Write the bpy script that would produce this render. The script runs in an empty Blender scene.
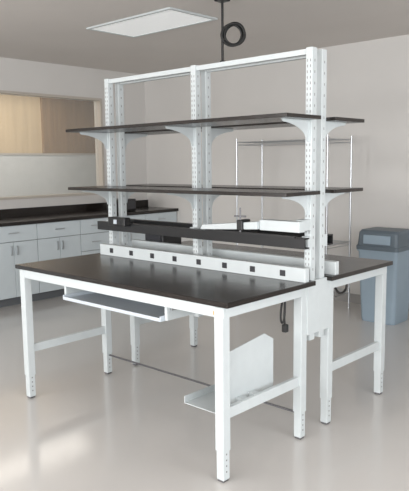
import bpy, bmesh, math, random
from mathutils import Vector, Matrix
random.seed(3)
scn=bpy.context.scene
try: scn.view_settings.view_transform='Standard'
except: pass

# ---------------------------------------------------------------- materials
def mat(name,col,rough=.5,metal=0.,noise=0.,nscale=8.,bump=0.,emit=0.,spec=.5,coat=0.,alpha=1.,trans=0.,col2=None,rvar=0.,grain=False):
    m=bpy.data.materials.new(name);m.use_nodes=True
    nt=m.node_tree;b=nt.nodes['Principled BSDF']
    b.inputs['Base Color'].default_value=(*col,1);b.inputs['Roughness'].default_value=rough
    b.inputs['Metallic'].default_value=metal
    b.inputs['Specular IOR Level'].default_value=spec
    b.inputs['Coat Weight'].default_value=coat
    b.inputs['Coat Roughness'].default_value=.12
    b.inputs['Transmission Weight'].default_value=trans
    b.inputs['Alpha'].default_value=alpha
    if emit:
        b.inputs['Emission Color'].default_value=(*col,1);b.inputs['Emission Strength'].default_value=emit
    tc=nt.nodes.new('ShaderNodeTexCoord')
    n=nt.nodes.new('ShaderNodeTexNoise');n.inputs['Scale'].default_value=nscale;n.inputs['Detail'].default_value=5
    if grain:
        mp=nt.nodes.new('ShaderNodeMapping');mp.inputs['Scale'].default_value=(6,6,.5)
        nt.links.new(tc.outputs['Object'],mp.inputs['Vector']);nt.links.new(mp.outputs['Vector'],n.inputs['Vector'])
    else: nt.links.new(tc.outputs['Object'],n.inputs['Vector'])
    if noise or col2:
        r=nt.nodes.new('ShaderNodeValToRGB')
        c2=col2 or tuple(min(1,c*(1+noise)) for c in col)
        c1=col if col2 else tuple(c*(1-noise) for c in col)
        r.color_ramp.elements[0].color=(*c1,1);r.color_ramp.elements[1].color=(*c2,1)
        r.color_ramp.elements[0].position=.3;r.color_ramp.elements[1].position=.7
        nt.links.new(n.outputs['Fac'],r.inputs['Fac']);nt.links.new(r.outputs['Color'],b.inputs['Base Color'])
    if rvar:
        mr=nt.nodes.new('ShaderNodeMapRange');mr.inputs['To Min'].default_value=rough-rvar;mr.inputs['To Max'].default_value=rough+rvar
        nt.links.new(n.outputs['Fac'],mr.inputs['Value']);nt.links.new(mr.outputs['Result'],b.inputs['Roughness'])
    if bump:
        n2=nt.nodes.new('ShaderNodeTexNoise');n2.inputs['Scale'].default_value=nscale*12
        nt.links.new(tc.outputs['Object'],n2.inputs['Vector'])
        bp=nt.nodes.new('ShaderNodeBump');bp.inputs['Strength'].default_value=bump;bp.inputs['Distance'].default_value=.01
        nt.links.new(n2.outputs['Fac'],bp.inputs['Height']);nt.links.new(bp.outputs['Normal'],b.inputs['Normal'])
    return m
M={}
M['white']=mat('white_powder_coat',(.55,.59,.60),.38,noise=.02,nscale=20)
M['black']=mat('black_phenolic',(.015,.0115,.010),.24,noise=.2,nscale=6,rvar=.05)
M['blackm']=mat('black_metal',(.012,.012,.013),.4)
M['steel']=mat('steel_rod',(.16,.16,.17),.4,metal=.6)
M['slot']=mat('slot_dark',(.20,.20,.20),.8)
M['rubber']=mat('black_rubber',(.01,.01,.01),.5)
M['outlet']=mat('outlet_grey',(.03,.03,.035),.4)
M['tray']=mat('tray_grey',(.52,.57,.62),.4)
M['chrome']=mat('chrome',(.50,.52,.54),.3,metal=.9)
M['wall']=mat('wall_paint',(.60,.585,.565),.7,noise=.015,nscale=2,bump=.03)
M['ceil']=mat('ceiling_paint',(.62,.585,.555),.85,noise=.02,nscale=1.5,bump=.04)
M['floor']=mat('epoxy_floor',(.54,.52,.50),.30,nscale=.8,col2=(.555,.535,.515),spec=.55,coat=.8)
M['base']=mat('vinyl_baseboard',(.30,.29,.28),.5)
M['cab']=mat('cabinet_laminate',(.54,.60,.63),.4,noise=.02)
M['cabgap']=mat('cabinet_gap',(.12,.13,.14),.7)
M['frame']=mat('window_frame_paint',(.46,.42,.37),.4)
M['tan']=mat('wood_tan',(.56,.43,.27),.5,nscale=2.5,noise=.08,grain=True)
M['brown']=mat('wood_brown',(.28,.175,.09),.45,nscale=2.5,noise=.14,grain=True)
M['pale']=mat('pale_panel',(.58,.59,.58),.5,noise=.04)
M['glass']=mat('window_glass',(.9,.95,.95),.03,alpha=.10,spec=.1)
M['lens']=mat('light_lens',(.86,.88,.88),.5,emit=.30)
M['bin']=mat('bin_bluegrey',(.27,.345,.41),.5,noise=.03)
M['binlid']=mat('bin_lid',(.10,.13,.155),.45)
M['label']=mat('label_orange',(.75,.35,.08),.5)

# ---------------------------------------------------------------- helpers
def empty(name,loc=(0,0,0)):
    o=bpy.data.objects.new(name,None);scn.collection.objects.link(o);o.location=loc;o.empty_display_size=.1
    return o
def finish(bm,name,m,parent=None,smooth=False,bevel=0.):
    me=bpy.data.meshes.new(name)
    bmesh.ops.recalc_face_normals(bm,faces=bm.faces)
    bm.to_mesh(me);bm.free()
    ms=m if isinstance(m,(list,tuple)) else [m]
    for q in ms: me.materials.append(M[q] if isinstance(q,str) else q)
    if smooth:
        for p in me.polygons:p.use_smooth=True
    o=bpy.data.objects.new(name,me);scn.collection.objects.link(o)
    if parent:o.parent=parent
    if bevel:
        b=o.modifiers.new('bevel','BEVEL');b.width=bevel;b.segments=2;b.limit_method='ANGLE'
    return o
def addbox(bm,x0,x1,y0,y1,z0,z1,mi=0):
    if x0>x1:x0,x1=x1,x0
    if y0>y1:y0,y1=y1,y0
    v=[bm.verts.new((x,y,z)) for x in(x0,x1) for y in(y0,y1) for z in(z0,z1)]
    for f in((0,1,3,2),(4,6,7,5),(0,4,5,1),(2,3,7,6),(0,2,6,4),(1,5,7,3)):
        bm.faces.new([v[i] for i in f]).material_index=mi
def boxes(name,lst,m,parent=None,bevel=0.):
    bm=bmesh.new()
    for b in lst: addbox(bm,*b)
    return finish(bm,name,m,parent,bevel=bevel)
def prism(bm,pts,axis,a,b):
    def mk(p,t):
        return {'x':(t,p[0],p[1]),'y':(p[0],t,p[1]),'z':(p[0],p[1],t)}[axis]
    A=[bm.verts.new(mk(p,a)) for p in pts];B=[bm.verts.new(mk(p,b)) for p in pts]
    bm.faces.new(A);bm.faces.new(B[::-1])
    n=len(pts)
    for i in range(n): bm.faces.new((A[i],A[(i+1)%n],B[(i+1)%n],B[i]))
def tube(name,paths,r,m,parent=None,cyclic=False,smoothcurve=False):
    cu=bpy.data.curves.new(name,'CURVE');cu.dimensions='3D';cu.bevel_depth=r;cu.bevel_resolution=3;cu.use_fill_caps=True
    for p in paths:
        if smoothcurve:
            s=cu.splines.new('NURBS');s.points.add(len(p)-1);s.order_u=4;s.use_endpoint_u=not cyclic;s.use_cyclic_u=cyclic
            s.resolution_u=6
        else:
            s=cu.splines.new('POLY');s.points.add(len(p)-1);s.use_cyclic_u=cyclic
        for i,q in enumerate(p): s.points[i].co=(*q,1)
    cu.materials.append(M[m])
    o=bpy.data.objects.new(name,cu);scn.collection.objects.link(o)
    if parent:o.parent=parent
    return o

# ---------------------------------------------------------------- room
XL,XR,YB,YF,ZC=-4.95,4.2,4.0,-5.2,2.82
YC=6.2
boxes('floor',[(XL-2.2,XR+.15,YF-.15,YC+.15,-.1,0)],'floor')
boxes('ceiling',[(XL-2.2,XR+.15,YF-.15,YC+.15,ZC,ZC+.1)],'ceil')
boxes('wall_back',[(XL-.12,XR+.15,YB,YB+.15,0,ZC)],'wall')
wy0,wy1,wz0,wz1=-1.9,3.22,1.16,2.44
boxes('wall_left',[(XL-.12,XL,YF,YB,0,wz0),(XL-.12,XL,YF,YB,wz1,ZC),(XL-.12,XL,YF,wy0,wz0,wz1),(XL-.12,XL,wy1,YB,wz0,wz1)],'wall')
w=empty('window_1')
fr=[(XL-.13,XL+.012,wy0,wy1,wz0,wz0+.03),(XL-.13,XL+.012,wy0,wy1,wz1-.03,wz1),(XL-.13,XL+.012,wy0,wy0+.03,wz0+.03,wz1-.03),(XL-.13,XL+.012,wy1-.03,wy1,wz0+.03,wz1-.03)]
boxes('frame',fr,'frame',w)
boxes('pane',[(XL-.07,XL-.062,wy0+.03,wy1-.03,wz0+.03,wz1-.03)],'glass',w)
boxes('wall_corridor',[(XL-1.9,XL-1.8,YF,YC,0,ZC)],'tan')
boxes('wall_corridor_end',[(XL-1.8,XL-.12,YC,YC+.1,0,ZC)],'pale')
boxes('wall_corridor_side',[(XL-.12,XL,YB+.15,YC,0,ZC)],'pale')
boxes('reflection_band',[(XL-1.755,XL-1.70,YF,YC,0,1.72)],'pale')  # added pale band, coloured as the reflection in the lower window glass
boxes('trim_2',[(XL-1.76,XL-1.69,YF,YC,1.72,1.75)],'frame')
d=empty('door_1')
boxes('leaf',[(XL-1.80,XL-1.77,3.52,5.02,1.75,2.74)],'brown',d)
boxes('jamb',[(XL-1.80,XL-1.76,3.44,3.52,1.75,2.80),(XL-1.80,XL-1.76,5.02,5.10,1.75,2.80),(XL-1.80,XL-1.76,3.52,5.02,2.74,2.80)],'brown',d)
def winwall(name,axis,c,a0,a1,wins,z0,z1):
    L=[]
    def b(s0,s1,q0,q1):
        if axis=='y': L.append((s0,s1,min(c,c-.15),max(c,c-.15),q0,q1))
        else: L.append((c,c+.15,s0,s1,q0,q1))
    b(a0,a1,0,z0);b(a0,a1,z1,ZC);cur=a0
    for s,e in wins: b(cur,s,z0,z1);cur=e
    b(cur,a1,z0,z1)
    boxes(name,L,'wall')
winwall('wall_front','y',YF,XL-2.2,XR+.15,[(-3.6,-1.4),(-1.0,1.2),(1.6,3.8)],.9,2.4)
winwall('wall_right','x',XR,YF,YB,[(-4.4,-2.0),(-1.4,1.0)],.9,2.4)
k=2
for s,e in [(-3.6,-1.4),(-1.0,1.2),(1.6,3.8)]:
    w=empty('window_%d'%k);k+=1
    boxes('frame',[(s,e,YF-.1,YF-.04,.9,.95),(s,e,YF-.1,YF-.04,2.35,2.4),(s,s+.05,YF-.1,YF-.04,.95,2.35),(e-.05,e,YF-.1,YF-.04,.95,2.35),((s+e)/2-.02,(s+e)/2+.02,YF-.1,YF-.04,.95,2.35)],'frame',w)
for s,e in [(-4.4,-2.0),(-1.4,1.0)]:
    w=empty('window_%d'%k);k+=1
    boxes('frame',[(XR+.04,XR+.1,s,e,.9,.95),(XR+.04,XR+.1,s,e,2.35,2.4),(XR+.04,XR+.1,s,s+.05,.95,2.35),(XR+.04,XR+.1,e-.05,e,.95,2.35),(XR+.04,XR+.1,(s+e)/2-.02,(s+e)/2+.02,.95,2.35)],'frame',w)
boxes('baseboard_back',[(XL+.7,XR,YB-.012,YB,0,.1)],'base')
boxes('baseboard_right',[(XR-.012,XR,YF,YB-.012,0,.1)],'base')

# ceiling light troffer
lt=empty('ceiling_light_fixture')
fx0,fx1,fy0,fy1=-2.93,-1.88,1.53,2.05
boxes('lens',[(fx0,fx1,fy0,fy1,ZC-.010,ZC-.004)],'lens',lt)
boxes('rim',[(fx0-.03,fx1+.03,fy0-.03,fy0,ZC-.014,ZC),(fx0-.03,fx1+.03,fy1,fy1+.03,ZC-.014,ZC),(fx0-.03,fx0,fy0,fy1,ZC-.014,ZC),(fx1,fx1+.03,fy0,fy1,ZC-.014,ZC)],'white',lt)

# hanging coiled cord
hc=empty('hanging_cord_reel')
cx,cy=-1.36,1.58
tube('drop_cable',[[(cx,cy,ZC),(cx+.004,cy,2.66),(cx-.004,cy,2.45),(cx,cy,2.34)]],.010,'blackm',hc,smoothcurve=True)
pts=[]
for i in range(0,5*24+1):
    a=i/24*2*math.pi;rr=.078+.010*math.sin(a*.37)+.006*math.cos(a*1.7)
    dx=rr*math.cos(a);dz=rr*math.sin(a)
    off=-.02+.010*(i/24)
    pts.append((cx+.085*.73+dx*.73+off*-.68,cy+.085*.68+dx*.68+off*.73,2.545+dz))
tube('coil',[pts],.009,'rubber',hc,smoothcurve=True)
boxes('canopy',[(cx-.045,cx+.045,cy-.045,cy+.045,ZC-.03,ZC)],'blackm',hc,bevel=.006)
boxes('plug',[(cx-.018,cx+.018,cy-.018,cy+.018,2.28,2.35)],'rubber',hc,bevel=.006)

# ---------------------------------------------------------------- benches
L=1.732;H=.912;D=.661;YM=1.599
def bench(name,mir):
    p=empty(name)
    Y=(lambda y:YM-y) if mir else (lambda y:y)
    def bx(nm,lst,m,bevel=0.):
        return boxes(nm,[(a,b,Y(c),Y(d),e,f) for a,b,c,d,e,f in lst],m,p,bevel)
    bx('worktop',[(-L-.066,.066,-.035,.715,H-.026,H)],'black',.003)
    bx('apron',[(-L-.025,.03,-.022,.003,H-.082,H-.026),(-L-.025,.03,D+.0,D+.025,H-.082,H-.026),
                (-L-.025,-L+.0,.003,D,H-.082,H-.026),(.005,.03,.003,D,H-.082,H-.026),
                (-L*.5-.02,-L*.5+.02,.003,D,H-.07,H-.026)],'white',.002)
    h=.027
    legs=[];inn=[];feet=[]
    for x in(0,-L):
        for y in(0,D):
            legs.append((x-h,x+h,y-h,y+h,.16,H-.03));inn.append((x-h+.004,x+h-.004,y-h+.004,y+h-.004,.012,.17))
            feet.append((x-.02,x+.02,y-.02,y+.02,0,.014))
    bx('legs',legs,'white',.003);bx('leg_extensions',inn,'white',.002);bx('levelling_feet',feet,'steel',.004)
    sl=[]
    for x in(0,-L):
        for y in(0,D):
            for i in range(4):
                z=.05+i*.03
                sl.append((x+h-.0045,x+h-.0035,y-.004,y+.004,z,z+.008))
    bx('leg_holes',sl,'slot')
    bx('side_stretchers',[(x-.012,x+.012,h,D-h,.315,.37) for x in(0,-L)],'white',.002)
    if not mir: bx('rear_tie_bar',[(-L+h,-h,D-.005,D+.005,.143,.153)],'steel')
    py0,py1=.727,.787
    HT=2.176
    posts=[];sl=[]
    for x in(0,-L/2,-L):
        posts+=[(x-.021,x+.021,py0,py0+.048,.56,HT)]
        z=.96
        while z<HT-.06:
            for dx in(-.010,.010): sl.append((x+dx-.0022,x+dx+.0022,py0-.0008,py0+.001,z,z+.014))
            z+=.03
    bx('uprights',posts,'white',.003)
    sl2=[]
    z=.96
    while z<HT-.06:
        for x in(0,-L/2,-L): sl2.append((x+.0205,x+.0215,py0+.022,py0+.027,z,z+.014))
        z+=.06
    bx('upright_slots',sl+sl2,'slot')
    bx('top_rails',[(-L/2+.021,-.021,py0+.01,py0+.04,HT-.035,HT-.005),(-L+.021,-L/2-.021,py0+.01,py0+.04,HT-.035,HT-.005)],'white',.002)
    bx('mounting_plates',[(x-.03,x+.03,D+.026,.80,.60,.905) for x in(0,-L/2,-L)],'white',.002)
    for i,z in enumerate((1.81,1.409)):
        bx('shelf_%d'%(i+1),[(-L-.064,.082,.408,py0-.002,z-.02,z)],'black',.002)
        bm=bmesh.new()
        for x in(0,-L/2,-L):
            pts=[(py0,z-.02),(py0-.24,z-.02),(py0-.245,z-.030)]
            for j in range(9):
                a=j/8*math.pi/2
                pts.append((py0-.024-.205*(1-math.sin(a)**1.3),z-.036-.088*(1-math.cos(a)**1.0)))
            pts+=[(py0-.022,z-.135),(py0,z-.135)]
            pts=[(Y(a),b) for a,b in pts]
            prism(bm,pts,'x',x-.002,x+.002)
            addbox(bm,x-.012,x+.012,Y(py0),Y(py0-.24),z-.023,z-.0205)
            addbox(bm,x-.014,x+.014,Y(py0-.001),Y(py0-.005),z-.135,z-.023)
        finish(bm,'shelf_brackets_%d'%(i+1),'white',p)
    bx('instrument_rail',[(-L-.06,.03,.655,.662,1.09,1.15),(-L-.06,.03,.662,.70,1.143,1.15),(-L-.06,.03,.662,.70,1.09,1.097)],'blackm')
    bx('rail_brackets',[(x-.02,x+.02,.70,.727,1.085,1.155) for x in(0,-L/2,-L)],'white')
    bx('outlet_strip',[(-L-.0,.055,.625,.665,H,H+.078)],'white',.003)
    o=[]
    for i in range(8):
        x=-1.6+i*.215
        o.append((x-.019,x+.019,.6225,.626,H+.022,H+.056))
    bx('outlets',o,'outlet',.002)
    return p
A=bench('lab_workbench',False)
B=bench('lab_workbench.001',True)
boxes('badge',[(-.035,-.015,-.024,-.0215,H-.070,H-.052)],'label',A)
# small device clamped to the rail beside the left-hand upright
boxes('rail_clamp_device',[(-1.60,-1.42,.60,.655,1.135,1.195),(-1.58,-1.55,.64,.70,1.145,1.165),(-1.47,-1.44,.64,.70,1.145,1.165)],'blackm',A,.005)
boxes('rail_clamp_dial',[(-1.53,-1.50,.592,.60,1.15,1.18)],'tray',A,.002)

# white arm / light housing carried on the right-hand upright of the front bench
boxes('arm_base',[(-.24,.03,.60,.655,1.185,1.245),(-.03,.02,.655,.727,1.19,1.25)],'white',A,.004)
bm=bmesh.new()
prism(bm,[(-.24,1.19),(-.24,1.235),(-.66,1.195),(-.68,1.165)],'y',.575,.625)
finish(bm,'arm_beam','white',A,bevel=.004)
boxes('arm_underside',[(-.66,.0,.60,.615,1.152,1.165)],'blackm',A)
boxes('arm_joint',[(-.375,-.335,.56,.64,1.18,1.24)],'blackm',A,.004)
tube('arm_clamp',[[(-.355,.57,1.31),(-.355,.57,1.17)],[(-.32,.58,1.26),(-.39,.56,1.26)]],.005,'steel',A)

# keyboard tray
kt=empty('keyboard_tray')
tx0,tx1,tz=-1.28,-.42,.742
boxes('tray',[(tx0,tx1,-.01,.30,tz,tz+.008),(tx0,tx1,-.018,-.01,tz,tz+.020),(tx0-.008,tx0,-.018,.30,tz,tz+.030),(tx1,tx1+.008,-.018,.30,tz,tz+.030),(tx0,tx1,.292,.30,tz+.008,.828)],'tray',kt,.002)
boxes('slides',[(tx0-.03,tx0-.01,.01,.60,tz+.005,.829),(tx1+.01,tx1+.03,.01,.60,tz+.005,.829)],'white',kt,.002)
boxes('slide_track',[(tx0-.045,tx0-.03,.03,.62,.80,.829),(tx1+.03,tx1+.045,.03,.62,.80,.829)],'chrome',kt)

# CPU holder
cp=empty('computer_tower_holder')
bm=bmesh.new()
prism(bm,[(.08,.29),(.52,.29),(.52,.60),(.44,.645),(.08,.60)],'x',-.085,-.081)
addbox(bm,-.125,-.085,.516,.52,.29,.60);addbox(bm,-.105,-.085,.08,.084,.29,.60)
finish(bm,'side_panel','white',cp)
bm=bmesh.new();addbox(bm,-.34,-.085,.08,.52,.29,.294);addbox(bm,-.344,-.34,.08,.52,.29,.33);addbox(bm,-.34,-.085,.516,.52,.294,.33)
finish(bm,'shelf_plate','white',cp)
boxes('hanger',[(-.081,-.027,.30,.34,.33,.355),(-.081,-.027,.20,.24,.33,.355)],'white',cp)

# small black supply standing on the rear bench, left end
ps=empty('power_supply_unit')
boxes('body',[(-1.66,-1.46,1.00,1.20,H+.008,H+.135)],'blackm',ps,.008)
boxes('feet',[(x,x+.02,y,y+.02,H,H+.009) for x in(-1.65,-1.49) for y in(1.01,1.17)],'rubber',ps)
boxes('face_plate',[(-1.64,-1.48,.996,1.001,H+.03,H+.12)],'outlet',ps)

# cords
pc=empty('power_cord')
c=[(-.04,.60,.90),(-.05,.585,.83),(-.06,.60,.76),(-.05,.575,.70),(-.055,.595,.66)]
c2=[(-.05,.60,.90),(-.075,.59,.80),(-.085,.585,.70),(-.06,.575,.66),(-.045,.585,.72),(-.055,.59,.86)]
tube('cord',[c,c2],.006,'rubber',pc,smoothcurve=True)
boxes('plug',[(-.07,-.04,.58,.61,.625,.67)],'rubber',pc,bevel=.006)
pc2=empty('power_cord.001')
tube('cord',[[(.0,1.02,.83),(.0,1.05,.78),(.0,1.12,.76),(.0,1.17,.80),(.0,1.15,.84)]],.007,'rubber',pc2,smoothcurve=True)

# ---------------------------------------------------------------- wall counter
ct=empty('base_cabinet_run')
cx0=XL+.002;cx1=XL+.60;CH=.95
boxes('carcass',[(cx0,cx1,-2.6,YB-.002,.10,CH-.04)],'cabgap',ct)
boxes('plinth',[(cx0,cx1-.07,-2.6,YB-.002,0,.10)],'cabgap',ct)
boxes('countertop',[(cx0,cx1+.045,-2.62,YB-.002,CH-.038,CH)],'black',ct,.004)
boxes('backsplash',[(cx0,cx0+.02,-2.6,YB-.002,CH,CH+.10)],'black')  # backsplash of the countertop, a separate piece along the wall
fl=[];hd=[]
y=-2.6;i=0
while y<YB-.3:
    wdt=.6 if i%3 else .45
    y1=min(y+wdt,YB-.01)
    fl.append((cx1,cx1+.018,y+.004,y1-.004,.73,CH-.045))
    if i%3==0:
        fl+= [(cx1,cx1+.018,y+.004,y1-.004,.52,.724),(cx1,cx1+.018,y+.004,y1-.004,.32,.514),(cx1,cx1+.018,y+.004,y1-.004,.105,.314)]
        for z in(.62,.42,.21): hd.append((cx1+.03,cx1+.038,(y+y1)/2-.06,(y+y1)/2+.06,z,z+.01))
    else:
        m_=(y+y1)/2
        fl+= [(cx1,cx1+.018,y+.004,m_-.002,.105,.724),(cx1,cx1+.018,m_+.002,y1-.004,.105,.724)]
        hd+= [(cx1+.03,cx1+.038,m_-.04,m_-.03,.58,.68),(cx1+.03,cx1+.038,m_+.03,m_+.04,.58,.68)]
    hd.append((cx1+.03,cx1+.038,(y+y1)/2-.06,(y+y1)/2+.06,.82,.83))
    y=y1;i+=1
boxes('fronts',fl,'cab',ct,.002)
hs=[]
for a,b,c_,d_,e,f in hd:
    hs.append((a,b,c_,d_,e,f))
    if d_-c_>.05: hs+=[(cx1+.018,a,c_,c_+.008,e,f),(cx1+.018,a,d_-.008,d_,e,f)]
    else: hs+=[(cx1+.018,a,c_,d_,e,e+.008),(cx1+.018,a,c_,d_,f-.008,f)]
boxes('handles',hs,'chrome',ct)

# small black instrument on the counter
ins=empty('bench_instrument')
boxes('body',[(XL+.25,XL+.50,3.05,3.35,CH+.01,CH+.16)],'blackm',ins,.01)
boxes('feet',[(XL+.27,XL+.29,3.07,3.09,CH,CH+.01),(XL+.46,XL+.48,3.07,3.09,CH,CH+.01),(XL+.27,XL+.29,3.31,3.33,CH,CH+.01),(XL+.46,XL+.48,3.31,3.33,CH,CH+.01)],'rubber',ins)
boxes('front_panel',[(XL+.5,XL+.505,3.07,3.33,CH+.03,CH+.14)],'outlet',ins)

# ---------------------------------------------------------------- wire rack
wr=empty('wire_shelving_rack')
rx0,rx1,ry0,ry1=-2.63,-1.46,3.26,3.72
tube('posts',[[(x,y,.0),(x,y,1.83)] for x in(rx0,rx1) for y in(ry0,ry1)],.011,'chrome',wr)
ws=[]
wf=[]
for z in(.2,.72,1.27,1.79):
    for dz in(0,-.03):
        wf+=[[(rx0,ry0,z+dz),(rx1,ry0,z+dz)],[(rx0,ry1,z+dz),(rx1,ry1,z+dz)],[(rx0,ry0,z+dz),(rx0,ry1,z+dz)],[(rx1,ry0,z+dz),(rx1,ry1,z+dz)]]
    n=30
    for j in range(1,n):
        x=rx0+(rx1-rx0)*j/n; ws.append([(x,ry0,z),(x,ry1,z)])
    for j in(1,2): ws.append([(rx0,ry0+(ry1-ry0)*j/3,z-.006),(rx1,ry0+(ry1-ry0)*j/3,z-.006)])
tube('shelf_frames',wf,.004,'chrome',wr);tube('shelf_wires',ws,.002,'chrome',wr)

# ---------------------------------------------------------------- bin
tb=empty('trash_bin')
bx_,by_=-.93,3.50
def loft(rings,name,m,parent,bevel=0,cap=True):
    bm=bmesh.new();R=[]
    for (hx,hy,z,r) in rings:
        vs=[]
        for sx,sy,a0 in((1,1,0),(-1,1,90),(-1,-1,180),(1,-1,270)):
            for j in range(5):
                a=math.radians(a0+j*22.5)
                vs.append(bm.verts.new((bx_+sx*(hx-r)+r*math.cos(a),by_+sy*(hy-r)+r*math.sin(a),z)))
        R.append(vs)
    n=len(R[0])
    for a,b in zip(R,R[1:]):
        for i in range(n): bm.faces.new((a[i],a[(i+1)%n],b[(i+1)%n],b[i]))
    if cap: bm.faces.new(R[0][::-1]);bm.faces.new(R[-1])
    return finish(bm,name,m,parent)
loft([(.175,.16,0,.04),(.18,.165,.02,.04),(.205,.195,.70,.03),(.215,.205,.70,.03),(.215,.205,.73,.03)],'body','bin',tb)
loft([(.222,.212,.715,.035),(.222,.212,.75,.035),(.212,.20,.76,.03),(.205,.185,.88,.03),(.195,.16,.905,.03)],'lid','binlid',tb)
boxes('swing_flap',[(bx_-.14,bx_+.14,by_-.205,by_-.185,.775,.86)],'bin',tb,.004)

# ---------------------------------------------------------------- lights
def area(name,loc,rot,sx,sy,pw,col):
    l=bpy.data.lights.new(name,'AREA');l.shape='RECTANGLE';l.size=sx;l.size_y=sy;l.energy=pw;l.color=col
    o=bpy.data.objects.new(name,l);scn.collection.objects.link(o);o.location=loc;o.rotation_euler=rot
for i,(s,e) in enumerate([(-3.6,-1.4),(-1.0,1.2),(1.6,3.8)]):
    area('daylight_front_%d'%i,((s+e)/2,YF-.0,1.65),(math.radians(90),0,0),2.1,1.4,115,(1,.99,.98))
for i,(s,e) in enumerate([(-4.4,-2.0),(-1.4,1.0)]):
    area('daylight_right_%d'%i,(XR-.0,(s+e)/2,1.65),(math.radians(90),0,math.radians(90)),2.3,1.4,88,(.96,.98,1))
area('corridor_lamp',(XL-1.0,1.5,ZC-.05),(0,0,0),.6,4,44,(1,.95,.87))
wd=bpy.data.worlds.new('World');scn.world=wd;wd.use_nodes=True
bg=wd.node_tree.nodes['Background'];bg.inputs[0].default_value=(.8,.9,1,1);bg.inputs[1].default_value=1.0

# ---------------------------------------------------------------- camera
yaw,pit,rol=math.radians(42.8944),math.radians(7.342),math.radians(-.697)
fw=Vector((-math.sin(yaw)*math.cos(pit),math.cos(yaw)*math.cos(pit),-math.sin(pit)))
r=fw.cross(Vector((0,0,1))).normalized();u=r.cross(fw)
r2=r*math.cos(rol)+u*math.sin(rol);u2=-r*math.sin(rol)+u*math.cos(rol)
cd=bpy.data.cameras.new('camera');co=bpy.data.objects.new('camera',cd);scn.collection.objects.link(co)
co.matrix_world=Matrix(((r2.x,u2.x,-fw.x,1.977),(r2.y,u2.y,-fw.y,-2.244),(r2.z,u2.z,-fw.z,1.5637),(0,0,0,1)))
cd.sensor_fit='HORIZONTAL';cd.sensor_width=36;cd.lens=637.36/409*36;cd.clip_start=.05
scn.camera=co
